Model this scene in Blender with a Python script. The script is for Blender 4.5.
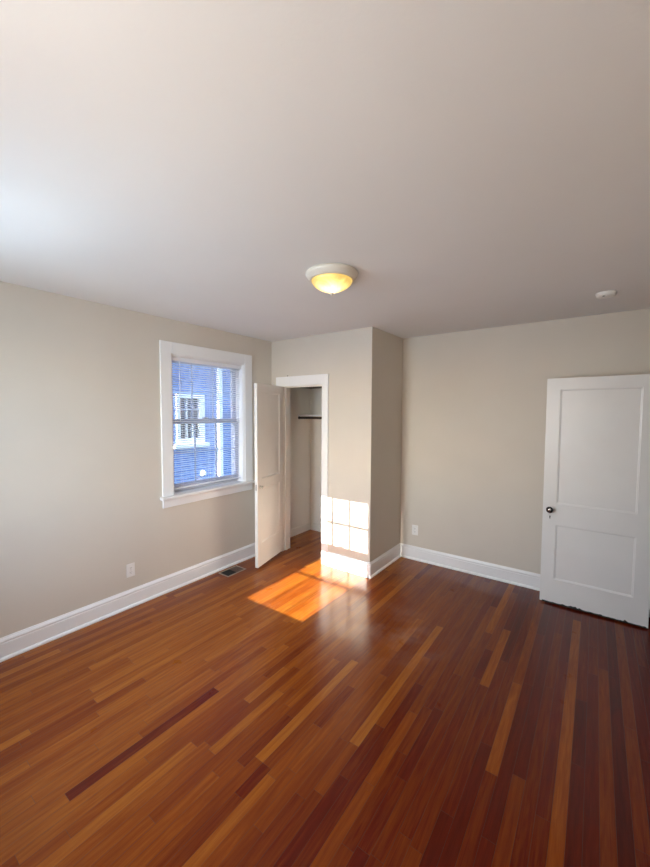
import bpy, bmesh, math, random
from mathutils import Vector, Matrix

for o in list(bpy.data.objects):
    bpy.data.objects.remove(o)
S = bpy.context.scene
COL = S.collection
rnd = random.Random(7)

# ------------------------------------------------------------------ camera
CAM_H = 1.68
FPX, YAW, PITCH, ROLL = 372.08, 0.628545, -0.053941, 0.004131
cam = bpy.data.cameras.new('camera')
cam.sensor_fit = 'VERTICAL'
cam.sensor_height = 36.0
cam.lens = 36.0 * FPX / 867.0
cam.clip_start = 0.01
cam_o = bpy.data.objects.new('camera', cam)
COL.objects.link(cam_o)
_f = Vector((-math.sin(YAW) * math.cos(PITCH), math.cos(YAW) * math.cos(PITCH), math.sin(PITCH)))
_r = Vector((math.cos(YAW), math.sin(YAW), 0))
_u = _r.cross(_f)
_r2 = _r * math.cos(ROLL) + _u * math.sin(ROLL)
_u2 = -_r * math.sin(ROLL) + _u * math.cos(ROLL)
M = Matrix((_r2, _u2, -_f)).transposed().to_4x4()
M.translation = Vector((0, 0, CAM_H))
cam_o.matrix_world = M
S.camera = cam_o

# ------------------------------------------------------------------ view, world, sun, daylight
S.view_settings.view_transform = 'Standard'
S.view_settings.look = 'None'
S.view_settings.gamma = 1.0
S.view_settings.use_curve_mapping = False
S.view_settings.exposure = 0.33
S.cycles.max_bounces = 14
S.cycles.diffuse_bounces = 8
S.cycles.glossy_bounces = 5
S.cycles.transparent_max_bounces = 12
S.cycles.sample_clamp_indirect = 8.0
S.cycles.caustics_reflective = False
S.cycles.caustics_refractive = False

SUN_TAN = 0.381           # low winter sun straight through the window behind the camera
w = bpy.data.worlds.new('sky')
S.world = w
w.use_nodes = True
nt = w.node_tree
nt.nodes.clear()
sky = nt.nodes.new('ShaderNodeTexSky')
sky.sky_type = 'NISHITA'
sky.sun_disc = False
sky.sun_elevation = math.atan(SUN_TAN)
sky.sun_rotation = math.pi
sky.ozone_density = 3.0
bg = nt.nodes.new('ShaderNodeBackground')
bg.inputs[1].default_value = 1.2
wo = nt.nodes.new('ShaderNodeOutputWorld')
nt.links.new(sky.outputs[0], bg.inputs[0])
nt.links.new(bg.outputs[0], wo.inputs[0])

sun = bpy.data.lights.new('sun', 'SUN')
sun.energy = 27.0
sun.angle = math.radians(0.26)
sun.color = (1.0, 0.90, 0.78)
sun_o = bpy.data.objects.new('sun', sun)
COL.objects.link(sun_o)
sun_o.rotation_euler = Vector((0, 1, -SUN_TAN)).to_track_quat('-Z', 'Y').to_euler()
sun_o.location = (-2.2, -6, 4)

day = bpy.data.lights.new('daylight_fill', 'AREA')     # bright sunny-side sky at the window behind the camera
day.shape = 'RECTANGLE'
day.size, day.size_y = 1.5, 1.7
day.energy = 205.0
day.color = (0.70, 0.85, 1.0)
day_o = bpy.data.objects.new('daylight_fill', day)
COL.objects.link(day_o)
day_o.location = (-2.2, -1.15, 1.70)
day_o.rotation_euler = (math.radians(81), 0, 0)

blind_fill = bpy.data.lights.new('daylight_fill', 'AREA')    # added indoor fill lamp in front of the made-up rear window's blind
blind_fill.shape = 'RECTANGLE'
blind_fill.size, blind_fill.size_y = 0.76, 1.20
blind_fill.energy = 17.0
blind_fill.color = (1.0, 0.93, 0.83)
blind_fill_o = bpy.data.objects.new('daylight_fill', blind_fill)
COL.objects.link(blind_fill_o)
blind_fill_o.location = (-0.85, -0.235, 1.56)
blind_fill_o.rotation_euler = (math.radians(85), 0, 0)

# ------------------------------------------------------------------ room numbers
XL, XR, YF, YB, ZC = -3.208, 0.43, -0.25, 4.03, 2.543
CY, CX = 3.303, -1.825            # closet front plane, closet outer side plane
CL, CB = -3.30, 4.18              # closet inside left, inside back

# ------------------------------------------------------------------ material helpers
def mat(name, col, rough=0.5, metal=0.0, spec=0.5, coat=0.0, bump=0.0, bscale=200.0, var=0.0, vscale=3.0):
    m = bpy.data.materials.new(name)
    m.use_nodes = True
    t = m.node_tree
    b = t.nodes['Principled BSDF']
    b.inputs['Base Color'].default_value = (*col, 1)
    b.inputs['Roughness'].default_value = rough
    b.inputs['Metallic'].default_value = metal
    b.inputs['Specular IOR Level'].default_value = spec
    b.inputs['Coat Weight'].default_value = coat
    tc = t.nodes.new('ShaderNodeTexCoord')
    if var:
        n = t.nodes.new('ShaderNodeTexNoise')
        n.inputs['Scale'].default_value = vscale
        n.inputs['Detail'].default_value = 4
        r = t.nodes.new('ShaderNodeValToRGB')
        r.color_ramp.elements[0].position = .3
        r.color_ramp.elements[1].position = .7
        r.color_ramp.elements[0].color = (*[c * (1 - var) for c in col], 1)
        r.color_ramp.elements[1].color = (*[min(1, c * (1 + var)) for c in col], 1)
        t.links.new(tc.outputs['Object'], n.inputs['Vector'])
        t.links.new(n.outputs['Fac'], r.inputs[0])
        t.links.new(r.outputs[0], b.inputs['Base Color'])
    if bump:
        n = t.nodes.new('ShaderNodeTexNoise')
        n.inputs['Scale'].default_value = bscale
        n.inputs['Detail'].default_value = 3
        bp = t.nodes.new('ShaderNodeBump')
        bp.inputs['Strength'].default_value = bump
        bp.inputs['Distance'].default_value = 0.002
        t.links.new(tc.outputs['Object'], n.inputs['Vector'])
        t.links.new(n.outputs['Fac'], bp.inputs['Height'])
        t.links.new(bp.outputs[0], b.inputs['Normal'])
    return m

M_wall = mat('greige_wall_paint', (.655, .60, .522), .62, spec=.3, bump=.12, bscale=160, var=.02, vscale=2)
M_ceil = mat('ceiling_paint', (.77, .775, .78), .8, spec=.2, bump=.15, bscale=90, var=.015, vscale=1.5)
M_trim = mat('white_trim_paint', (.86, .86, .86), .33, bump=.05, bscale=60)
M_door = mat('white_door_paint', (.80, .79, .77), .28, bump=.06, bscale=45, var=.015, vscale=5)
M_cdoor = mat('cream_door_paint', (.86, .84, .79), .32, bump=.06, bscale=45, var=.02, vscale=5)
M_closet = mat('closet_wall_paint', (.82, .79, .73), .6, spec=.3, bump=.1, bscale=120, var=.03, vscale=3)
M_vinyl = mat('white_vinyl', (.80, .81, .84), .4)
M_grid = mat('grey_window_grid', (.42, .44, .52), .4)  # darker than the white frame: backlit shade put into the muntin colour
M_sash = mat('pale_grey_sash', (.52, .53, .62), .4)  # white sash greyed, its shade against the bright outside put into the colour
M_slat = mat('white_blind_slat', (.82, .83, .87), .45)
M_plastic = mat('white_plastic', (.82, .81, .78), .35)
M_black = mat('black_hole', (.006, .006, .006), .8)
M_dark = mat('dark_stained_wood', (.018, .013, .010), .5, var=.3, vscale=20)
M_steel = mat('brushed_metal', (.55, .52, .48), .32, metal=1.0)
M_bronze = mat('aged_bronze', (.025, .02, .016), .35, metal=.3)
M_nickel = mat('knob_face', (.62, .60, .56), .22, metal=.9)
M_vent = mat('tan_vent_metal', (.33, .24, .18), .4, metal=.4)
M_chip = mat('bare_dark_wood', (.015, .012, .010), .7)
M_lampbase = mat('lamp_pan_paint', (.70, .66, .58), .4, var=.02)
M_hall = mat('hall_paint', (.6, .57, .52), .7)
M_grass = mat('lawn', (.10, .13, .05), .9, var=.3, vscale=2)

def glass_mat():
    m = bpy.data.materials.new('window_glass')
    m.use_nodes = True
    t = m.node_tree
    t.nodes.clear()
    o = t.nodes.new('ShaderNodeOutputMaterial')
    mx = t.nodes.new('ShaderNodeMixShader')
    mx.inputs[0].default_value = .06
    a = t.nodes.new('ShaderNodeBsdfTransparent')
    a.inputs[0].default_value = (.95, .97, .98, 1)
    g = t.nodes.new('ShaderNodeBsdfGlossy')
    g.inputs['Roughness'].default_value = .02
    t.links.new(a.outputs[0], mx.inputs[1])
    t.links.new(g.outputs[0], mx.inputs[2])
    t.links.new(mx.outputs[0], o.inputs[0])
    return m
M_glass = glass_mat()

def brick_mat():
    m = bpy.data.materials.new('neighbour_brick')
    m.use_nodes = True
    t = m.node_tree
    b = t.nodes['Principled BSDF']
    b.inputs['Roughness'].default_value = .85
    tc = t.nodes.new('ShaderNodeTexCoord')
    sp = t.nodes.new('ShaderNodeSeparateXYZ')
    cb = t.nodes.new('ShaderNodeCombineXYZ')
    t.links.new(tc.outputs['Object'], sp.inputs[0])
    t.links.new(sp.outputs['Y'], cb.inputs['X'])
    t.links.new(sp.outputs['Z'], cb.inputs['Y'])
    br = t.nodes.new('ShaderNodeTexBrick')
    br.inputs['Scale'].default_value = 1.0
    br.inputs['Brick Width'].default_value = .215
    br.inputs['Row Height'].default_value = .075
    br.inputs['Mortar Size'].default_value = .008
    br.inputs['Color1'].default_value = (.085, .165, .40, 1)  # blue of the skylight put into the brick colours
    br.inputs['Color2'].default_value = (.13, .24, .54, 1)
    br.inputs['Mortar'].default_value = (.30, .42, .70, 1)
    t.links.new(cb.outputs[0], br.inputs['Vector'])
    t.links.new(br.outputs['Color'], b.inputs['Base Color'])
    bp = t.nodes.new('ShaderNodeBump')
    bp.inputs['Strength'].default_value = .6
    bp.inputs['Distance'].default_value = .006
    bp.invert = True
    t.links.new(br.outputs['Fac'], bp.inputs['Height'])
    t.links.new(bp.outputs[0], b.inputs['Normal'])
    return m
M_brick = brick_mat()

def floor_mat():
    m = bpy.data.materials.new('oak_strip_floor')
    m.use_nodes = True
    t = m.node_tree
    L = t.links.new
    b = t.nodes['Principled BSDF']
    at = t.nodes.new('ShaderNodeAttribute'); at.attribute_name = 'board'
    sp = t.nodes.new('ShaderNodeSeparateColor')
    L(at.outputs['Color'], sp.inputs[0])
    tc = t.nodes.new('ShaderNodeTexCoord')
    def math_(op, a, b_=None, v=None):
        n = t.nodes.new('ShaderNodeMath'); n.operation = op
        if isinstance(a, (int, float)): n.inputs[0].default_value = a
        else: L(a, n.inputs[0])
        if b_ is not None:
            if isinstance(b_, (int, float)): n.inputs[1].default_value = b_
            else: L(b_, n.inputs[1])
        return n.outputs[0]
    xyz = t.nodes.new('ShaderNodeSeparateXYZ'); L(tc.outputs['Object'], xyz.inputs[0])
    # per-board shifted coordinates
    sx = math_('ADD', xyz.outputs['X'], math_('MULTIPLY', sp.outputs['Green'], 37.0))
    sy = math_('ADD', xyz.outputs['Y'], math_('MULTIPLY', sp.outputs['Blue'], 53.0))
    cb = t.nodes.new('ShaderNodeCombineXYZ')
    L(math_('MULTIPLY', sx, 22.0), cb.inputs['X']); L(math_('MULTIPLY', sy, 1.6), cb.inputs['Y'])
    n1 = t.nodes.new('ShaderNodeTexNoise'); n1.inputs['Scale'].default_value = 1.0
    n1.inputs['Detail'].default_value = 6; n1.inputs['Roughness'].default_value = .65
    n1.inputs['Distortion'].default_value = 1.2
    L(cb.outputs[0], n1.inputs['Vector'])
    cb2 = t.nodes.new('ShaderNodeCombineXYZ')
    L(math_('MULTIPLY', sx, 260.0), cb2.inputs['X']); L(math_('MULTIPLY', sy, 6.0), cb2.inputs['Y'])
    n2 = t.nodes.new('ShaderNodeTexNoise'); n2.inputs['Scale'].default_value = 1.0
    n2.inputs['Detail'].default_value = 3
    L(cb2.outputs[0], n2.inputs['Vector'])
    # cathedral figure
    cb3 = t.nodes.new('ShaderNodeCombineXYZ')
    L(math_('MULTIPLY', sx, 3.2), cb3.inputs['X']); L(math_('MULTIPLY', sy, .8), cb3.inputs['Y'])
    wv = t.nodes.new('ShaderNodeTexWave'); wv.wave_type = 'BANDS'; wv.bands_direction = 'X'
    wv.inputs['Scale'].default_value = 3.2; wv.inputs['Distortion'].default_value = 9.0
    wv.inputs['Detail'].default_value = 2.5; wv.inputs['Detail Scale'].default_value = 1.3
    L(cb3.outputs[0], wv.inputs['Vector'])
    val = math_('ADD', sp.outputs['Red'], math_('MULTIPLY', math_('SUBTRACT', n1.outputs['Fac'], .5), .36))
    val = math_('ADD', val, math_('MULTIPLY', math_('SUBTRACT', wv.outputs['Fac'], .5), .045))
    val = math_('ADD', val, math_('MULTIPLY', math_('SUBTRACT', n2.outputs['Fac'], .5), .20))
    rp = t.nodes.new('ShaderNodeValToRGB')
    e = rp.color_ramp.elements
    e[0].position = 0.0; e[0].color = (.042, .0022, .0004, 1)
    e[1].position = 1.0; e[1].color = (.56, .25, .075, 1)
    for p_, c_ in ((.25, (.110, .0088, .0008, 1)), (.5, (.232, .052, .0036, 1)), (.75, (.38, .130, .014, 1))):
        q = rp.color_ramp.elements.new(p_); q.color = c_
    L(val, rp.inputs[0])
    # faint dusty scuffs near the closet corner
    d = t.nodes.new('ShaderNodeVectorMath'); d.operation = 'DISTANCE'
    L(tc.outputs['Object'], d.inputs[0]); d.inputs[1].default_value = (-1.22, 2.55, 0)
    mr = t.nodes.new('ShaderNodeMapRange'); mr.inputs['From Min'].default_value = .55
    mr.inputs['From Max'].default_value = .05; mr.inputs['To Max'].default_value = .16
    L(d.outputs['Value'], mr.inputs['Value'])
    n3 = t.nodes.new('ShaderNodeTexNoise'); n3.inputs['Scale'].default_value = 5.0
    n3.inputs['Detail'].default_value = 5
    L(tc.outputs['Object'], n3.inputs['Vector'])
    mr2 = t.nodes.new('ShaderNodeMapRange'); mr2.inputs['From Min'].default_value = .45
    mr2.inputs['From Max'].default_value = .75
    L(n3.outputs['Fac'], mr2.inputs['Value'])
    mx = t.nodes.new('ShaderNodeMix'); mx.data_type = 'RGBA'
    L(math_('MULTIPLY', mr.outputs[0], mr2.outputs[0]), mx.inputs['Factor'])
    L(rp.outputs[0], mx.inputs['A']); mx.inputs['B'].default_value = (.55, .45, .38, 1)
    L(mx.outputs['Result'], b.inputs['Base Color'])
    n4 = t.nodes.new('ShaderNodeTexNoise'); n4.inputs['Scale'].default_value = 7.0
    n4.inputs['Detail'].default_value = 4
    L(tc.outputs['Object'], n4.inputs['Vector'])
    mr3 = t.nodes.new('ShaderNodeMapRange'); mr3.inputs['To Min'].default_value = .24
    mr3.inputs['To Max'].default_value = .36
    L(n4.outputs['Fac'], mr3.inputs['Value'])
    L(mr3.outputs[0], b.inputs['Roughness'])
    b.inputs['Specular IOR Level'].default_value = .04
    b.inputs['Coat Weight'].default_value = .85
    b.inputs['Coat IOR'].default_value = 1.36
    b.inputs['Coat Roughness'].default_value = .19
    bp = t.nodes.new('ShaderNodeBump'); bp.inputs['Strength'].default_value = .18
    bp.inputs['Distance'].default_value = .0015
    L(math_('ADD', n2.outputs['Fac'], n1.outputs['Fac']), bp.inputs['Height'])
    L(bp.outputs[0], b.inputs['Normal'])
    return m
M_floor = floor_mat()

def dome_mat():
    m = bpy.data.materials.new('lit_alabaster_glass')
    m.use_nodes = True
    t = m.node_tree
    L = t.links.new
    b = t.nodes['Principled BSDF']
    b.inputs['Base Color'].default_value = (.22, .17, .09, 1)
    b.inputs['Roughness'].default_value = .25
    tc = t.nodes.new('ShaderNodeTexCoord')
    d = t.nodes.new('ShaderNodeVectorMath'); d.operation = 'DISTANCE'
    d.inputs[1].default_value = (.008, -.022, -.085)     # the bulb behind the glass
    L(tc.outputs['Object'], d.inputs[0])
    n = t.nodes.new('ShaderNodeTexNoise'); n.inputs['Scale'].default_value = 9
    n.inputs['Detail'].default_value = 3; n.inputs['Distortion'].default_value = 1.5
    L(tc.outputs['Object'], n.inputs['Vector'])
    a = t.nodes.new('ShaderNodeMath'); a.operation = 'MULTIPLY_ADD'
    L(n.outputs['Fac'], a.inputs[0]); a.inputs[1].default_value = .08
    L(d.outputs['Value'], a.inputs[2])
    mr = t.nodes.new('ShaderNodeMapRange')
    mr.inputs['From Min'].default_value = .150; mr.inputs['From Max'].default_value = .070
    L(a.outputs[0], mr.inputs['Value'])
    rp = t.nodes.new('ShaderNodeValToRGB')
    rp.color_ramp.elements[0].color = (.92, .60, .13, 1)
    rp.color_ramp.elements[1].color = (1, .86, .55, 1)
    q = rp.color_ramp.elements.new(.45); q.color = (1.0, .74, .25, 1)
    L(mr.outputs[0], rp.inputs[0])
    st = t.nodes.new('ShaderNodeMapRange')
    st.inputs['To Min'].default_value = .72; st.inputs['To Max'].default_value = 1.9
    L(mr.outputs[0], st.inputs['Value'])
    L(rp.outputs[0], b.inputs['Emission Color'])
    L(st.outputs[0], b.inputs['Emission Strength'])
    return m
M_dome = dome_mat()

# ------------------------------------------------------------------ mesh helpers
def link(name, bm, material, parent=None, smooth=False, bevel=0.0, loc=None):
    bmesh.ops.recalc_face_normals(bm, faces=bm.faces)
    me = bpy.data.meshes.new(name)
    bm.to_mesh(me)
    bm.free()
    for mm in (material if isinstance(material, (list, tuple)) else [material]):
        me.materials.append(mm)
    if smooth:
        for p in me.polygons: p.use_smooth = True
    o = bpy.data.objects.new(name, me)
    COL.objects.link(o)
    if parent: o.parent = parent
    if loc: o.location = loc
    if bevel:
        bv = o.modifiers.new('bevel', 'BEVEL')
        bv.width = bevel; bv.segments = 2; bv.limit_method = 'ANGLE'
        bv.angle_limit = math.radians(40)
    return o

def tag(o, label, cat, group=None, kind=None):
    o['label'] = label
    o['category'] = cat
    if group: o['group'] = group
    if kind: o['kind'] = kind
    return o

def empty(name, loc, rotz=0.0):
    o = bpy.data.objects.new(name, None)
    o.empty_display_size = .05
    o.location = loc
    o.rotation_euler = (0, 0, rotz)
    COL.objects.link(o)
    return o

def box(bm, x0, x1, y0, y1, z0, z1, mi=0):
    vs = [bm.verts.new((x, y, z)) for z in (z0, z1) for y in (y0, y1) for x in (x0, x1)]
    for f in ((0, 1, 3, 2), (4, 6, 7, 5), (0, 4, 5, 1), (2, 3, 7, 6), (0, 2, 6, 4), (1, 5, 7, 3)):
        bm.faces.new([vs[i] for i in f]).material_index = mi
    return vs

def tube(bm, a, b, r, n=10, cap=True):
    a, b = Vector(a), Vector(b)
    d = (b - a).normalized()
    s = d.orthogonal().normalized(); t = d.cross(s)
    r0 = [bm.verts.new(a + r * (s * math.cos(2 * math.pi * i / n) + t * math.sin(2 * math.pi * i / n))) for i in range(n)]
    r1 = [bm.verts.new(b + r * (s * math.cos(2 * math.pi * i / n) + t * math.sin(2 * math.pi * i / n))) for i in range(n)]
    for i in range(n):
        bm.faces.new((r0[i], r0[(i + 1) % n], r1[(i + 1) % n], r1[i]))
    if cap:
        bm.faces.new(r0); bm.faces.new(r1)

def lathe(bm, prof, axis='z', n=48, org=(0, 0, 0)):
    org = Vector(org); rings = []
    for r, h in prof:
        if r < 1e-6:
            v = {'z': Vector((0, 0, h)), 'y': Vector((0, h, 0)), 'x': Vector((h, 0, 0))}[axis]
            rings.append([bm.verts.new(org + v)])
        else:
            ring = []
            for i in range(n):
                c, s_ = r * math.cos(2 * math.pi * i / n), r * math.sin(2 * math.pi * i / n)
                v = {'z': Vector((c, s_, h)), 'y': Vector((c, h, s_)), 'x': Vector((h, c, s_))}[axis]
                ring.append(bm.verts.new(org + v))
            rings.append(ring)
    for a, b in zip(rings, rings[1:]):
        if len(a) == 1 and len(b) == 1: continue
        for i in range(n):
            j = (i + 1) % n
            if len(a) == 1: bm.faces.new((a[0], b[j], b[i]))
            elif len(b) == 1: bm.faces.new((a[i], a[j], b[0]))
            else: bm.faces.new((a[i], a[j], b[j], b[i]))

def panel_wall(us, zs, holes, t0, t1, plane):
    """solid slab over a (u, z) range with rectangular holes; plane 'x' (u = y) or 'y' (u = x)"""
    U = sorted(set([*us] + [h[i] for h in holes for i in (0, 1)]))
    Z = sorted(set([*zs] + [h[i] for h in holes for i in (2, 3)]))
    def solid(i, j):
        if not (0 <= i < len(U) - 1 and 0 <= j < len(Z) - 1): return False
        cu, cz = (U[i] + U[i + 1]) / 2, (Z[j] + Z[j + 1]) / 2
        return not any(h[0] < cu < h[1] and h[2] < cz < h[3] for h in holes)
    bm = bmesh.new(); cache = {}
    def V(u, z, t):
        k = (round(u, 5), round(z, 5), round(t, 5))
        if k not in cache:
            cache[k] = bm.verts.new((t, u, z) if plane == 'x' else (u, t, z))
        return cache[k]
    for i in range(len(U) - 1):
        for j in range(len(Z) - 1):
            if not solid(i, j): continue
            a, b_, c, d = U[i], U[i + 1], Z[j], Z[j + 1]
            for t in (t0, t1):
                bm.faces.new((V(a, c, t), V(b_, c, t), V(b_, d, t), V(a, d, t)))
            for di, dj, e in ((-1, 0, ((a, c), (a, d))), (1, 0, ((b_, c), (b_, d))), (0, -1, ((a, c), (b_, c))), (0, 1, ((a, d), (b_, d)))):
                if not solid(i + di, j + dj):
                    (u1, z1), (u2, z2) = e
                    bm.faces.new((V(u1, z1, t0), V(u2, z2, t0), V(u2, z2, t1), V(u1, z1, t1)))
    return bm

def struct(name, bm, m, label, cat, **k):
    return tag(link(name, bm, m, **k), label, cat, kind='structure')

# ------------------------------------------------------------------ structure: floor
PITCH_B = 0.0545
X0 = -1.8365 - PITCH_B * 31        # a board edge falls on the dark strip's edge
def make_floor():
    bm = bmesh.new()
    lay = bm.loops.layers.float_color.new('board')
    # chosen boards: row position x, y range, tone
    fixed = {}
    def put(x, y0, y1, tone):
        fixed.setdefault(int((x - X0) // PITCH_B), []).append((y0, y1, tone))
    put(-1.81, .585, 1.376, .24)
    put(-1.755, .30, 1.95, 0.60)
    put(-.505, 2.375, 3.114, .52)
    put(-.04, .75, 3.60, .50)
    put(-.325, 1.80, 2.52, .50)
    put(-.955, 1.55, 2.85, .62)
    put(-.125, 1.72, 2.94, 0.25)
    put(-.18, 1.2, 2.6, 0.28)
    put(-1.235, 1.032, 1.205, .29)
    put(-1.29, 1.205, 2.1, 0.64)
    put(-1.15, .5, 1.18, 0.59)
    put(-1.60, .3, 1.07, 0.62)
    put(-2.30, .9, 2.0, .63)
    put(-2.63, 1.0, 2.6, .64)
    put(-.44, 1.5, 2.7, 0.27)
    put(-.28, 2.55, 3.2, 0.25)
    put(.10, 1.3, 3.0, 0.35)
    put(-2.08, 1.5, 2.4, 0.65)
    g = .0005
    row = 0
    x = X0
    while x < 1.65:
        spans = sorted(fixed.get(row, []))
        y = -.30
        edges = []
        base = rnd.gauss(.545 - .30 * min(1, max(0, (x + 1.9) / 1.6)), .035)  # tone drops towards the right: the room's light falloff put into the boards
        def fill(a, b_):
            y_ = a
            while y_ < b_ - 1e-4:
                ln = rnd.choice((.35, .5, .7, .9, 1.1, 1.4, 1.8))
                e = y_ + ln
                if b_ - e < .25: e = b_
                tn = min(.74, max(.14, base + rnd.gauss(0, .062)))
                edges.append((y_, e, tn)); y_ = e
        for (a, b_, tn) in spans:
            if a > y: fill(y, a)
            edges.append((max(a, y), b_, tn)); y = b_
        start = y
        if not spans:
            y = -.30 - rnd.random() * .6
        fill(y, 4.35)
        for (a, b_, tn) in edges:
            a = max(a, -.30)
            if b_ <= a: continue
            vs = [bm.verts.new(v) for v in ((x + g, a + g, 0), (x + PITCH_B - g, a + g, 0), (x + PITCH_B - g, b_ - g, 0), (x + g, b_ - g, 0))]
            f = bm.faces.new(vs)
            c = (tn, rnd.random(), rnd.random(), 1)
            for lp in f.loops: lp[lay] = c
        row += 1
        x += PITCH_B
    n = len(bm.faces)
    box(bm, -3.55, 1.70, -.40, 4.40, -.14, -.0012, 1)
    return bm
def link_floor():
    bm = make_floor()
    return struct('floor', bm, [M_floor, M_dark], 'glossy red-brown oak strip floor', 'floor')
link_floor()

# ceiling
bm = bmesh.new(); box(bm, -3.55, 1.70, -.50, 4.45, ZC, ZC + .2)
struct('ceiling', bm, M_ceil, 'smooth off-white ceiling', 'ceiling')

# walls
W1 = dict(y0=1.975, y1=2.855, z0=.905, z1=2.222)     # left window opening
W3 = dict(x0=-1.26, x1=-.44, z0=.905, z1=2.222)     # added window behind the camera, made up for fill light, blind drawn
W2 = dict(x0=-2.58, x1=-1.79, z0=.905, z1=2.222)     # window behind the camera
TW = .21
struct('wall_left', panel_wall((YF - TW, CY + .05), (-.14, ZC + .1), [(W1['y0'], W1['y1'], W1['z0'], W1['z1'])], XL - TW, XL, 'x'),
       M_wall, 'pale greige left wall with the blind-covered window', 'wall')
struct('wall_front', panel_wall((XL - TW, XR + .2), (-.14, ZC + .1), [(W2['x0'], W2['x1'], W2['z0'], W2['z1']), (W3['x0'], W3['x1'], W3['z0'], W3['z1'])], YF - TW, YF, 'y'),
       M_wall, 'greige wall behind the camera', 'wall')
struct('wall_back', panel_wall((CX - .06, XR + .12), (-.14, ZC + .1), [], YB, YB + .12, 'y'),
       M_wall, 'tan greige far wall behind the white open door', 'wall')
DY0, DY1, DZ = 3.045, 3.80, 2.005
struct('wall_right', panel_wall((YF - TW, YB + .12), (-.14, ZC + .1), [(DY0, DY1, -.14, DZ)], XR, XR + .12, 'x'),
       M_wall, 'greige right wall with the room doorway', 'wall')
OX0, OX1, OZ = -3.036, -2.432, 2.000
struct('wall_closet', panel_wall((CL - .05, CX), (-.14, ZC + .1), [(OX0, OX1, -.14, OZ)], CY, CY + .135, 'y'),
       M_wall, 'greige closet front wall with sunlit lower part', 'wall')
struct('wall_closet_side', panel_wall((CY + .135, YB + .001), (-.14, ZC + .1), [], CX - .12, CX, 'x'),
       M_wall, 'shaded tan side wall of the closet corner', 'wall')
bm = bmesh.new()
box(bm, CL - .15, CL, CY + .05, CB + .1, -.14, ZC + .1)
struct('wall_closet_left', bm, M_closet, 'cream inner left wall of the closet', 'wall')
bm = bmesh.new()
box(bm, CL, CX - .06, CB, CB + .12, -.14, ZC + .1)
struct('wall_closet_rear', bm, M_closet, 'cool white inner rear wall of the closet', 'wall')
bm = bmesh.new(); box(bm, CL, CX - .12, CY + .135, CB, 2.03, 2.10)
struct('ceiling_closet', bm, mat('closet_shade_brown', (.11, .085, .06), .7, var=.2, vscale=12), 'low ceiling inside the closet, coloured brown for shade', 'ceiling')  # dark brown stands in for the shade at the top of the closet
# hall beyond the room doorway
bm = bmesh.new()
box(bm, XR + .12, 1.65, 2.55, 2.65, -.14, ZC + .1)
box(bm, XR + .12, 1.65, 4.05, 4.15, -.14, ZC + .1)
box(bm, 1.60, 1.70, 2.65, 4.05, -.14, ZC + .1)
struct('wall_hall', bm, M_hall, 'hall walls beyond the room doorway', 'wall')

# baseboards -------------------------------------------------------
PROF = [(0, 0), (.030, 0), (.030, .008), (.024, .017), (.016, .022), (.016, .112), (.0135, .116), (.0135, .120), (.0175, .124),
        (.0175, .130), (.014, .138), (.008, .146), (.006, .152), (0, .152)]
def baseboard(name, p0, p1, nrm, m0, m1, label):
    """sweep PROF from p0 to p1; m0/m1: +1 outside mitre, -1 inside mitre, 0 square"""
    p0, p1, nrm = Vector((*p0, 0)), Vector((*p1, 0)), Vector((*nrm, 0))
    d = (p1 - p0).normalized()
    bm = bmesh.new()
    A = [bm.verts.new(p0 + nrm * o - d * (o * m0) + Vector((0, 0, h + .0002))) for o, h in PROF]
    B = [bm.verts.new(p1 + nrm * o + d * (o * m1) + Vector((0, 0, h + .0002))) for o, h in PROF]
    n = len(PROF)
    for i in range(n):
        bm.faces.new((A[i], A[(i + 1) % n], B[(i + 1) % n], B[i]))
    bm.faces.new(A); bm.faces.new(B)
    return struct(name, bm, M_trim, label, 'baseboard')
baseboard('baseboard_left', (XL, YF), (XL, CY), (1, 0), -1, -1, 'white moulded baseboard along the left window wall')
baseboard('baseboard_closet', (-2.364, CY), (CX, CY), (0, -1), 0, 1, 'sunlit white baseboard below the closet front wall')
baseboard('baseboard_closet_side', (CX, CY), (CX, YB), (1, 0), 1, -1, 'white baseboard on the shaded closet side wall')
baseboard('baseboard_back', (CX, YB), (XR, YB), (0, -1), -1, -1, 'white moulded baseboard along the far wall')
baseboard('baseboard_right', (XR, YF), (XR, DY0 - .085), (-1, 0), -1, 0, 'white baseboard along the right wall')
baseboard('baseboard_front', (XL, YF), (XR, YF), (0, 1), -1, -1, 'white baseboard along the wall behind the camera')
bm = bmesh.new()
box(bm, CL, CL + .012, CY + .135, CB, .0002, .10)
struct('baseboard_closet_inner', bm, M_closet, 'plain baseboard inside the closet on its left wall', 'baseboard', bevel=.002)
bm = bmesh.new()
box(bm, CL + .012, CX - .12, CB - .012, CB, .0002, .10)
struct('baseboard_closet_rear', bm, M_closet, 'plain baseboard inside the closet on its rear wall', 'baseboard', bevel=.002)

# closet casing and jamb (trim_1) ----------------------------------
def frame_u(bm, u0, u1, z1, w, wt, f):
    """casing legs and head given as boxes through f(u0,u1,z0,z1)"""
    f(u0 - w, u0, 0.0003, z1 + wt); f(u1, u1 + w, 0.0003, z1 + wt); f(u0, u1, z1, z1 + wt)
t1 = empty('trim_1', (0, 0, 0))
tag(t1, 'white flat casing round the closet doorway', 'door casing', kind='structure')
def casing_piece(name, x0, x1, z0, z1):
    bm = bmesh.new(); box(bm, x0, x1, CY - .019, CY, z0, z1)
    link(name, bm, M_trim, t1, bevel=.003)
casing_piece('side_casing', OX0 - .082, OX0 + .002, .0003, OZ - .004)
casing_piece('side_casing', OX1 - .002, OX1 + .080, .0003, OZ - .004)
casing_piece('head_casing', OX0 - .082, OX1 + .080, OZ - .004, OZ + .108)
bm = bmesh.new()
box(bm, OX0, OX0 + .006, CY, CY + .138, .0003, OZ); box(bm, OX1 - .006, OX1, CY, CY + .138, .0003, OZ)
box(bm, OX0 + .006, OX1 - .006, CY, CY + .138, OZ - .006, OZ)
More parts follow.
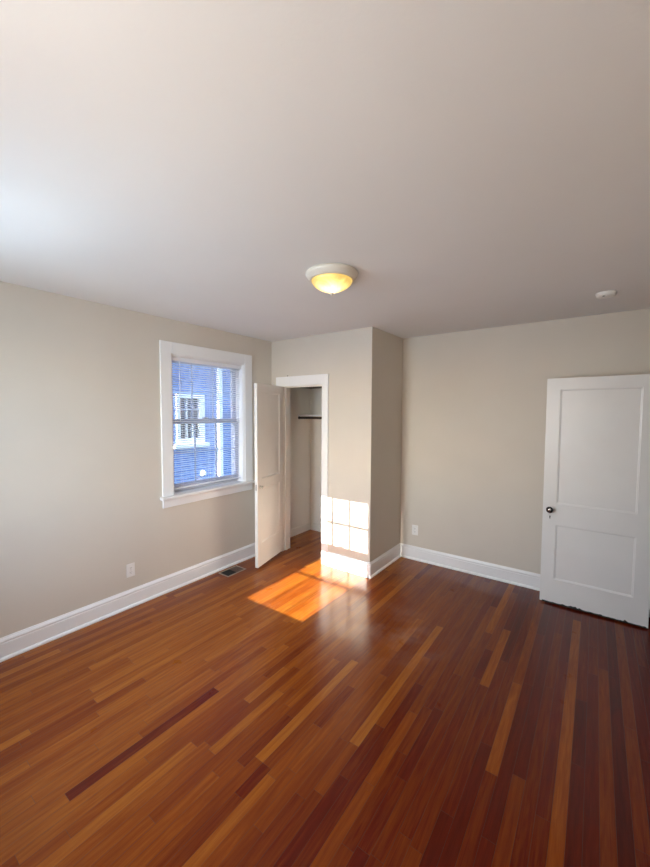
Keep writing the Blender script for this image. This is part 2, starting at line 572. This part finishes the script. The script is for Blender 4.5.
box(bm, OX0 + .006, OX0 + .016, CY + .045, CY + .075, .0003, OZ - .006)
box(bm, OX1 - .016, OX1 - .006, CY + .045, CY + .075, .0003, OZ - .006)
box(bm, OX0 + .016, OX1 - .016, CY + .045, CY + .075, OZ - .016, OZ - .006)
link('jamb', bm, M_cdoor, t1, bevel=.0015)

# room doorway casing (trim_2), on the right wall
t2 = empty('trim_2', (0, 0, 0))
tag(t2, 'white casing of the room doorway in the right wall', 'door casing', kind='structure')
for nm, a, b_, c, d in (('side_casing', DY0 - .08, DY0 + .002, .0003, DZ - .004), ('side_casing', DY1 + .008, DY1 + .085, .0003, DZ - .004), ('head_casing', DY0 - .08, DY1 + .085, DZ - .004, DZ + .10)):
    bm = bmesh.new(); box(bm, XR - .017, XR, a, b_, c, d); link(nm, bm, M_trim, t2, bevel=.003)
bm = bmesh.new()
box(bm, XR, XR + .12, DY0, DY0 + .01, .0003, DZ); box(bm, XR, XR + .12, DY1 - .003, DY1, .0003, DZ); box(bm, XR, XR + .12, DY0 + .01, DY1 - .003, DZ - .008, DZ)
link('jamb', bm, M_trim, t2)

# ------------------------------------------------------------------ windows
def cbox(P, bm, u0, u1, d0, d1, z0, z1):
    """box through frame P: u along the wall, d = depth into the room"""
    if P == 'left': box(bm, XL + d0, XL + d1, u0, u1, z0, z1)
    else: box(bm, u0, u1, YF + d0, YF + d1, z0, z1)

def build_window(n, P, u0, u1, z0, z1, label, stile):
    r = empty('window_%d' % n, (0, 0, 0))
    tag(r, label, 'window', kind='structure')
    cw = .118
    def part(name, boxes, m=M_trim, bevel=.003, parent=r):
        bm = bmesh.new()
        for b_ in boxes: cbox(P, bm, *b_)
        return link(name, bm, m, parent, bevel=bevel)
    inn = .006
    part('side_casing', [(u0 - cw + inn, u0 + inn - .012, 0, .02, z0, z1 + .112), (u0 + inn - .012, u0 + inn, 0, .012, z0, z1)])
    part('side_casing', [(u1 - inn + .012, u1 + cw - inn, 0, .02, z0, z1 + .112), (u1 - inn, u1 - inn + .012, 0, .012, z0, z1)])
    part('head_casing', [(u0 + inn - .012, u1 - inn + .012, 0, .02, z1 + .006, z1 + .112), (u0 + inn, u1 - inn, 0, .012, z1 - .006, z1 + .006)])
    part('window_sill', [(u0 - cw - .018, u1 + cw + .018, -.0, .052, z0 - .028, z0), (u0, u1, -.10, 0, z0 - .02, z0 + .002)], bevel=.005)
    part('apron', [(u0 - cw + .008, u1 + cw - .008, 0, .017, z0 - .107, z0 - .028)], bevel=.003)
    part('dark_outer_jamb', [(u0, u0 + .013, -.205, -.117, z0, z1), (u1 - .013, u1, -.205, -.117, z0, z1)], M_grid, 0)  # outer part of the jamb, coloured grey so its sunlit strip looks shaded
    part('jamb', [(u0, u0 + .012, -.117, 0, z0, z1), (u1 - .012, u1, -.117, 0, z0, z1), (u0 + .012, u1 - .012, -.205, 0, z1 - .012, z1),
                  (u0 + .012, u1 - .012, -.205, -.10, z0, z0 + .018)], bevel=0)
    zm = 1.598
    a, b_ = u0 + .014, u1 - .014
    def sash(name, d0, d1, za, zb, top, bot):
        s = stile
        bx = [(a, a + s, d0, d1, za, zb), (b_ - s, b_, d0, d1, za, zb), (a + s, b_ - s, d0, d1, za, za + bot), (a + s, b_ - s, d0, d1, zb - top, zb)]
        sh = part(name, bx, M_sash, .003)
        ga, gb, gz0, gz1 = a + s, b_ - s, za + bot, zb - top
        dm = (d0 + d1) / 2
        mw = (.0135 if name == 'upper_sash' else .006) if n == 2 else .0055
        mun = []
        for k in (1, 2):
            u = ga + (gb - ga) * k / 3
            mun.append((u - mw, u + mw, dm - .009, dm + .009, gz0, gz1))
        zc = (gz0 + gz1) / 2
        for k in range(3):
            ua = ga + (gb - ga) * k / 3 + (mw if k else 0); ub = ga + (gb - ga) * (k + 1) / 3 - (mw if k < 2 else 0)
            mun.append((ua, ub, dm - .009, dm + .009, zc - mw, zc + mw))
        part('muntins', mun, M_grid, .002, sh)
        part('pane', [(ga - .004, gb + .004, dm - .002, dm + .002, gz0 - .004, gz1 + .004)], M_glass, 0, sh)
        return sh
    sash('upper_sash', -.155, -.120, zm - .018, z1 - .014, .045, .04)
    sash('lower_sash', -.115, -.080, z0 + .020, zm + .024, .092 if n == 2 else .046, .062)
    bm = bmesh.new()
    um = (u0 + u1) / 2
    cbox(P, bm, um - .03, um + .03, -.108, -.086, zm + .024, zm + .032)
    cbox(P, bm, um - .008, um + .028, -.103, -.092, zm + .032, zm + .044)
    link('sash_lock', bm, M_steel, r, bevel=.002)
    return r
build_window(1, 'left', W1['y0'], W1['y1'], W1['z0'], W1['z1'], 'white double-hung window with mini blind in the left wall', .045)
build_window(2, 'front', W2['x0'], W2['x1'], W2['z0'], W2['z1'], 'white double-hung window behind the camera letting the sun in', .052)

build_window(3, 'front', W3['x0'], W3['x1'], W3['z0'], W3['z1'], 'added white window with drawn blind behind the camera, made up for fill light', .052)

# ------------------------------------------------------------------ closet door (door_1)
def door_leaf(name, W, H, T, panels, m, parent, depth=.009, mould=.014):
    """leaf in local x 0..W, y 0..T (both faces panelled), z 0..H; panels = (x0,x1,z0,z1)"""
    bm = bmesh.new()
    xs = sorted({0, W, *[p[i] for p in panels for i in (0, 1)]})
    zs = sorted({0, H, *[p[i] for p in panels for i in (2, 3)]})
    cache = {}
    def V(x, y, z):
        k = (round(x, 5), round(y, 5), round(z, 5))
        if k not in cache: cache[k] = bm.verts.new((x, y, z))
        return cache[k]
    for i in range(len(xs) - 1):
        for j in range(len(zs) - 1):
            a, b_, c, d = xs[i], xs[i + 1], zs[j], zs[j + 1]
            hole = any(p[0] - 1e-6 <= a and b_ <= p[1] + 1e-6 and p[2] - 1e-6 <= c and d <= p[3] + 1e-6 for p in panels)
            for y, dy in ((0, 1), (T, -1)):
                if hole: continue
                bm.faces.new((V(a, y, c), V(b_, y, c), V(b_, y, d), V(a, y, d)))
    for (a, b_, c, d) in panels:
        for y, dy in ((0, 1), (T, -1)):
            steps = [(0, 0), (.001, .004), (mould * .6, .0055), (mould, depth)]
            prev = None
            for off, dp in steps:
                yy = y + dy * dp
                ring = [V(a + off, yy, c + off), V(b_ - off, yy, c + off), V(b_ - off, yy, d - off), V(a + off, yy, d - off)]
                if prev:
                    for k in range(4):
                        bm.faces.new((prev[k], prev[(k + 1) % 4], ring[(k + 1) % 4], ring[k]))
                prev = ring
            bm.faces.new(prev)
    for i in range(len(xs) - 1):
        for z in (0, H):
            bm.faces.new((V(xs[i], 0, z), V(xs[i + 1], 0, z), V(xs[i + 1], T, z), V(xs[i], T, z)))
    for j in range(len(zs) - 1):
        for x in (0, W):
            bm.faces.new((V(x, 0, zs[j]), V(x, 0, zs[j + 1]), V(x, T, zs[j + 1]), V(x, T, zs[j])))
    return link(name, bm, m, parent)

def knob_bm(y, s=1.0, sc=1.0):
    """door knob turned about the local y axis, standing out of the face at y towards s"""
    bm = bmesh.new()
    lathe(bm, [(0, y), (.012 * sc, y), (.010 * sc, y + s * .012), (.009 * sc, y + s * .024), (.018 * sc, y + s * .030), (.026 * sc, y + s * .038),
               (.028 * sc, y + s * .046), (.025 * sc, y + s * .054), (.021 * sc, y + s * .057)], 'y', 24)
    return bm

TH1 = math.radians(75.2)
d1 = empty('door_1', (-3.050, 3.284, .026), -TH1)     # pivot on the hinge pin
tag(d1, 'cream two-panel closet door standing open into the room', 'door', kind='structure')
CW, CH = .576, 1.968
lf = door_leaf('leaf', CW, CH, .035, [(.085, CW - .085, .25, .85), (.085, CW - .085, .945, CH - .09)], M_cdoor, d1)
lf.location = (.004, .004, 0)
# hinge knuckles and the small knob (the closet side faces the camera)
for z in (.20, 1.0, 1.75):
    bm = bmesh.new()
    tube(bm, (0, -.003, z - .038), (0, -.003, z + .038), .006)
    box(bm, .0025, .006, .0, .03, z - .038, z + .038)
    h = link('hinge', bm, M_trim, d1)
kb = bmesh.new()
lathe(kb, [(0, .039), (.016, .039), (.016, .042), (.007, .044), (.007, .055), (.013, .060), (.0155, .067), (.013, .073), (0, .075)], 'y', 20, (CW - .045, 0, .865))
k_ = link('knob', kb, M_steel, d1, smooth=True)
k_['label'] = 'small metal round knob'
bm = bmesh.new(); box(bm, CW + .0035, CW + .0052, .012, .030, .835, .895); link('latch_plate', bm, M_steel, d1)

# ------------------------------------------------------------------ room door (door_2), open flat along the far wall
DW, DH = .742, 1.978
d2 = empty('door_2', (.389, 3.789, .012), math.pi + math.radians(-1.3))
tag(d2, 'white two-panel room door open against the far wall', 'door', kind='structure')
# local +x points towards the free edge (left in the picture), local +y towards the camera
lf = door_leaf('leaf', DW, DH, .036, [(.099, DW - .101, .216, .703), (.099, DW - .101, .888, DH - .096)], M_door, d2, depth=.010, mould=.012)
lf.location = (0, -.018, 0)
FY = .018
kx, kz = DW - .057, .838
bm = bmesh.new()
vs = []
for i in range(40):        # oblong escutcheon with rounded ends
    a = 2 * math.pi * i / 40
    vs.append((kx + .020 * math.cos(a), kz - .035 + .075 * (1 if math.sin(a) > 0 else -1) * abs(math.sin(a)) ** .55))
r0 = [bm.verts.new((x, FY + .0002, z)) for x, z in vs]
r1 = [bm.verts.new((x, FY + .0032, z)) for x, z in vs]
for i in range(40): bm.faces.new((r0[i], r0[(i + 1) % 40], r1[(i + 1) % 40], r1[i]))
bm.faces.new(r0); bm.faces.new(r1)
pl = link('back_plate', bm, M_door, d2, bevel=.001)
bm = bmesh.new()
lathe(bm, [(0, FY + .0034), (.0055, FY + .0034), (.0055, FY + .0045), (0, FY + .0045)], 'y', 16, (kx, 0, kz - .066))
box(bm, kx - .003, kx + .003, FY + .0034, FY + .0045, kz - .086, kz - .067)
link('keyhole', bm, M_black, pl)
kb = knob_bm(FY + .0030, 1)
bmesh.ops.translate(kb, verts=kb.verts, vec=(kx, 0, kz))
k_ = link('knob', kb, M_bronze, d2, smooth=True); k_['label'] = 'dark bronze knob with worn bright face'
kb = bmesh.new()
lathe(kb, [(.013, FY + .0585), (.012, FY + .0608), (.008, FY + .0618), (0, FY + .0622)], 'y', 24, (kx, 0, kz))
kb2 = link('knob_face', kb, M_nickel, k_, smooth=True)
# chipped paint along the bottom edge: bare wood showing
bm = bmesh.new()
r3 = random.Random(21)
xx = .01; pts = []
while xx < DW - .012:
    hh = r3.choice((.006, .007, .009, .006, .008))
    if r3.random() < .13: hh += r3.uniform(.006, .014)
    pts.append((xx, hh)); xx += r3.uniform(.008, .022)
lo0 = [bm.verts.new((x, FY + .0001, -.004)) for x, _ in pts]; hi0 = [bm.verts.new((x, FY + .0001, h)) for x, h in pts]
lo1 = [bm.verts.new((x, FY + .0008, -.004)) for x, _ in pts]; hi1 = [bm.verts.new((x, FY + .0008, h)) for x, h in pts]
for i in range(len(pts) - 1):
    bm.faces.new((lo1[i], lo1[i + 1], hi1[i + 1], hi1[i])); bm.faces.new((hi0[i], hi0[i + 1], hi1[i + 1], hi1[i])); bm.faces.new((lo0[i], lo0[i + 1], lo1[i + 1], lo1[i]))
    bm.faces.new((lo0[i], hi0[i], hi0[i + 1], lo0[i + 1]))
c_ = link('chipped_bottom_edge', bm, M_chip, d2); c_['label'] = 'ragged dark strip of chipped paint'
for z in (.2, 1.0, 1.75):
    bm = bmesh.new(); tube(bm, (-.008, .014, z - .045), (-.008, .014, z + .045), .006); box(bm, -.008, 0, .0, .012, z - .045, z + .045)
    link('hinge', bm, M_trim, d2)

# ------------------------------------------------------------------ blind
def make_blind(loc, rotz, tilt_deg, label):
    bl = empty('window_blind', loc, rotz)
    tag(bl, label, 'blind')
    BY0, BY1 = 1.992 - 2.415, 2.838 - 2.415
    bm = bmesh.new(); box(bm, -.02, .02, BY0, BY1, 2.168 - .9, 2.208 - .9); link('headrail', bm, M_slat, bl, bevel=.003)
    bm = bmesh.new(); box(bm, -.0125, .0125, BY0 + .005, BY1 - .005, .944 - .9, .960 - .9); link('bottom_rail', bm, M_slat, bl, bevel=.003)
    bm = bmesh.new()
    NS = 58
    z_lo, z_hi = .974, 2.156
    tilt = math.radians(tilt_deg)
    for i in range(NS):
        z = z_lo + (z_hi - z_lo) * i / (NS - 1) - .9
        prof = []
        for k in range(5):
            s_ = -1 + k / 2
            xx = .0125 * s_; zz = .0016 * (1 - s_ * s_)
            prof.append((xx * math.cos(tilt) - zz * math.sin(tilt), xx * math.sin(tilt) + zz * math.cos(tilt)))
        rows = []
        for y in (BY0 + .006, BY1 - .006):
            rows.append([bm.verts.new((a, y, z + b_)) for a, b_ in prof] + [bm.verts.new((a, y, z + b_ - .0006)) for a, b_ in reversed(prof)])
        nn = len(rows[0])
        for k in range(nn):
            bm.faces.new((rows[0][k], rows[0][(k + 1) % nn], rows[1][(k + 1) % nn], rows[1][k]))
        bm.faces.new(rows[0]); bm.faces.new(rows[1])
    link('slats', bm, M_slat, bl)
    for y in (2.10, 2.415, 2.73):
        bm = bmesh.new()
        for dx in (-.0135, .0135):
            tube(bm, (dx, y - 2.415, .05), (dx, y - 2.415, 1.27), .0009, 6)
        link('ladder_cord', bm, M_slat, bl)
    bm = bmesh.new(); tube(bm, (.024, 2.075 - 2.415, .70), (.024, 2.075 - 2.415, 1.275), .004, 8)
    tube(bm, (.018, 2.075 - 2.415, 1.278), (.026, 2.075 - 2.415, 1.272), .003, 6)
    link('tilt_wand', bm, M_vinyl, bl)
    bm = bmesh.new(); tube(bm, (.024, 2.775 - 2.415, .72), (.024, 2.775 - 2.415, 1.275), .0015, 6)
    lathe(bm, [(0, .68), (.006, .685), (.004, .72), (0, .725)], 'z', 10, (.024, 2.775 - 2.415, 0))
    link('lift_cord', bm, M_vinyl, bl)
make_blind((XL - .04, 2.415, .90), 0, 24, 'white horizontal mini blind hanging lowered in the left window')
# blind of the made-up rear window, turned shut
make_blind((-.85, YF - .04, .90), math.pi / 2, 78, 'white mini blind drawn shut in the added window behind the camera')

# ------------------------------------------------------------------ closet shelf
SF = 3.885
SX0, SX1 = CL + .001, CX - .121
sh = empty('closet_shelf', (-2.62, CB, 1.655))
tag(sh, 'plain white board shelf near the top of the open closet', 'shelf')
def shelf_part(name, x0, x1, y0, y1, z0, z1, m):
    bm = bmesh.new(); box(bm, x0 + 2.62, x1 + 2.62, y0 - CB, y1 - CB, z0 - 1.655, z1 - 1.655)
    return link(name, bm, m, sh, bevel=.0015)
shelf_part('board', SX0, SX1, SF, CB - .001, 1.640, 1.662, M_trim)
shelf_part('cleat', SX0, CL + .018, CY + .15, CB - .020, 1.575, 1.6395, M_closet)
shelf_part('cleat', SX0, SX1, CB - .019, CB - .001, 1.575, 1.6395, M_closet)
shelf_part('end_cap', SX0, CL + .018, CY + .15, SF - .001, 1.6396, 1.662, M_closet)
rd = empty('closet_rod', (-2.62, SF + .022, 1.620))
tag(rd, 'dark closet hanging rod running beneath the front of the closet shelf', 'closet rod')
bm = bmesh.new(); tube(bm, (CL + .024 + 2.62, 0, 0), (SX1 - .006 + 2.62, 0, 0), .016, 20); link('rod', bm, M_dark, rd, smooth=True)
for xa, xb in ((CL + .0185 + 2.62, CL + .030 + 2.62), (SX1 - .012 + 2.62, SX1 + 2.62)):
    bm = bmesh.new(); tube(bm, (xa, 0, 0), (xb, 0, 0), .019, 20); link('socket', bm, M_dark, rd)

# ------------------------------------------------------------------ ceiling light
LX, LY = -1.344, 1.915
lt = empty('ceiling_light', (LX, LY, ZC))
tag(lt, 'lit flush ceiling light with white pan and glowing alabaster dome', 'ceiling light')
bm = bmesh.new()
lathe(bm, [(0, -.0005), (.156, -.0005), (.161, -.006), (.161, -.014), (.156, -.024), (.147, -.034), (.139, -.044), (.134, -.048), (.126, -.048), (.124, -.036), (0, -.036)], 'z', 64)
link('base_pan', bm, M_lampbase, lt, smooth=True)
bm = bmesh.new()
pr = [(.122, -.0365)]
for i in range(0, 13):
    q_ = i / 12
    pr.append((.126 * (1 - q_ ** 1.9), -.046 - .079 * q_ ** .9))
lathe(bm, pr, 'z', 64)
link('glass_dome', bm, M_dome, lt, smooth=True)
bm = bmesh.new()
lathe(bm, [(0, -.1235), (.013, -.1235), (.015, -.127), (.010, -.131), (.008, -.137), (0, -.141)], 'z', 20)
link('finial', bm, M_lampbase, lt, smooth=True)

# ------------------------------------------------------------------ smoke detector
sd = empty('smoke_detector', (.028, 3.354, ZC))
tag(sd, 'small round white smoke detector on the ceiling above the room door', 'smoke detector')
bm = bmesh.new()
lathe(bm, [(0, -.0005), (.062, -.0005), (.062, -.008), (.056, -.010)], 'z', 40)
link('mounting_plate', bm, M_plastic, sd, smooth=True)
bm = bmesh.new()
lathe(bm, [(.055, -.009), (.058, -.012), (.056, -.020), (.048, -.027), (.034, -.030), (0, -.031)], 'z', 40)
link('cover', bm, M_plastic, sd, smooth=True)
bm = bmesh.new(); lathe(bm, [(0, -.0300), (.009, -.0300), (.008, -.0325), (0, -.033)], 'z', 16, (-.012, -.036, .003)); link('test_button', bm, M_black, sd)

# ------------------------------------------------------------------ outlets
def outlet(loc, rotz, label):
    """wall plate in local x (width) / z, facing local -y"""
    r = empty('power_outlet', loc, rotz)
    tag(r, label, 'power outlet', 'duplex wall outlets')
    bm = bmesh.new(); box(bm, -.036, .036, -.006, 0, -.058, .058); link('cover_plate', bm, M_plastic, r, bevel=.003)
    for s in (-1, 1):
        bm = bmesh.new()
        n = 24; ring = []
        for i in range(n):
            a = 2 * math.pi * i / n
            ring.append((.0168 * max(-.82, min(.82, math.cos(a))) / .82 * .9, s * .0195 + .0145 * math.sin(a)))
        r0 = [bm.verts.new((x, -.006, z)) for x, z in ring]; r1 = [bm.verts.new((x, -.0085, z)) for x, z in ring]
        for i in range(n): bm.faces.new((r0[i], r0[(i + 1) % n], r1[(i + 1) % n], r1[i]))
        bm.faces.new(r1)
        rc = link('receptacle', bm, M_plastic, r)
        bm = bmesh.new()
        box(bm, -.0075, -.0055, -.0090, -.0084, s * .0195 - .001, s * .0195 + .008)
        box(bm, .0055, .0075, -.0090, -.0084, s * .0195 - .001, s * .0195 + .007)
        box(bm, -.002, .002, -.0090, -.0084, s * .0195 - .010, s * .0195 - .006)
        link('slots', bm, M_black, rc)
    bm = bmesh.new(); lathe(bm, [(0, -.0078), (.003, -.0074), (.003, -.006), (0, -.006)], 'y', 12); link('screw', bm, M_steel, r)
    return r
outlet((XL, 1.561, .321), math.pi / 2, 'white duplex power outlet on the left wall beneath the window side')
outlet((-1.64, YB, .342), 0, 'white duplex power outlet on the far wall near the closet corner')

# ------------------------------------------------------------------ floor register
fv = empty('floor_vent', (-3.068, 2.555, 0))
tag(fv, 'small metal floor vent beside the left baseboard, half open to black', 'floor vent')
hx, hy = .082, .125
bm = bmesh.new()
box(bm, -hx, hx, -hy, -hy + .017, .0004, .005); box(bm, -hx, hx, hy - .017, hy, .0004, .005)
box(bm, -hx, -hx + .017, -hy + .017, hy - .017, .0004, .005); box(bm, hx - .017, hx, -hy + .017, hy - .017, .0004, .005)
link('frame', bm, M_vent, fv, bevel=.0015)
bm = bmesh.new(); box(bm, -hx + .017, hx - .017, -hy + .017, .010, .0004, .0012)
o = link('duct_opening', bm, M_black, fv); o['label'] = 'black duct opening'
bm = bmesh.new(); box(bm, -hx + .017, hx - .017, .010, hy - .017, .0004, .0025)
for i in range(5):
    y = .022 + i * .018; box(bm, -hx + .019, hx - .019, y, y + .006, .0025, .0040)
o = link('damper', bm, mat('brown_damper', (.10, .055, .035), .5), fv)

# nail on top of the closet casing
bm = bmesh.new(); lathe(bm, [(0, -.012), (.006, -.012), (.006, -.009), (.002, -.008), (.002, 0), (0, 0)], 'y', 10, (0, 0, .004))
o = tag(link('nail', bm, M_black, loc=(-2.94, CY, OZ + .114)), 'dark nail head in the wall just above the closet casing', 'nail')

# ------------------------------------------------------------------ outside: neighbouring house and ground
bm = bmesh.new(); box(bm, -40, 20, -40, 30, -1.3, -1.1)
struct('ground', bm, M_grass, 'lawn outside the house', 'ground')
NX = -6.2
hs = empty('neighbouring_house', (NX, 4.2, -1.1))
tag(hs, 'brick house next door, coloured blue for skylight, seen through the window blind', 'house')
def hpart(name, boxes, m, parent=hs, bevel=0.0):
    bm = bmesh.new()
    for (x0, x1, y0, y1, z0, z1) in boxes: box(bm, x0, x1, y0 - 4.2, y1 - 4.2, z0 + 1.1, z1 + 1.1)
    return link(name, bm, m, parent, bevel=bevel)
bmw = panel_wall((-7.0, 9.0), (0, 6.0), [(3.90 - 4.2, 4.50 - 4.2, 1.10 + 1.1, 2.03 + 1.1)], -.25, 0, 'x')
link('brick_wall', bmw, M_brick, hs)
hpart('rear_wall', [(-4.0, -3.8, -2.8, 13.2, -1.1, 4.9), (-3.8, -.25, -2.8, -2.6, -1.1, 4.9), (-3.8, -.25, 13.0, 13.2, -1.1, 4.9)], M_brick)
M_roof = mat('grey_shingle', (.12, .12, .13), .9, var=.2, vscale=8)
hpart('roof', [(-4.3, .25, -3.1, 13.5, 4.9, 5.05)], M_roof)
wf = hpart('window', [(-.06, .03, 3.90, 3.975, 1.10, 2.03), (-.06, .03, 4.385, 4.50, 1.10, 2.03), (-.06, .03, 3.975, 4.385, 1.945, 2.03), (-.06, .03, 3.975, 4.385, 1.10, 1.195),
                      (-.06, .02, 3.975, 4.385, 1.50, 1.55), (-.06, .02, 4.11, 4.125, 1.195, 1.945), (-.06, .02, 4.235, 4.25, 1.195, 1.945),
                      (-.06, .02, 3.975, 4.385, 1.35, 1.362), (-.06, .02, 3.975, 4.385, 1.74, 1.752)], M_trim)
M_npane = mat('dark_window_pane', (.03, .03, .035), .1)
hpart('pane', [(-.08, -.05, 3.975, 4.385, 1.195, 1.945)], M_npane, wf)
hpart('sill', [(-.02, .08, 3.83, 4.57, 1.03, 1.10)], M_trim, wf)
hpart('downspout', [(.01, .09, 4.79, 4.89, -1.0, 4.8)], M_trim, bevel=.01)
bm = bmesh.new()
lathe(bm, [(.055, 0), (.060, .02), (.040, .06), (0, .075)], 'x', 20)
for v in bm.verts: v.co += Vector((.0, 4.454 - 4.2, .50 + 1.1))
link('dryer_vent', bm, M_trim, hs, smooth=True)
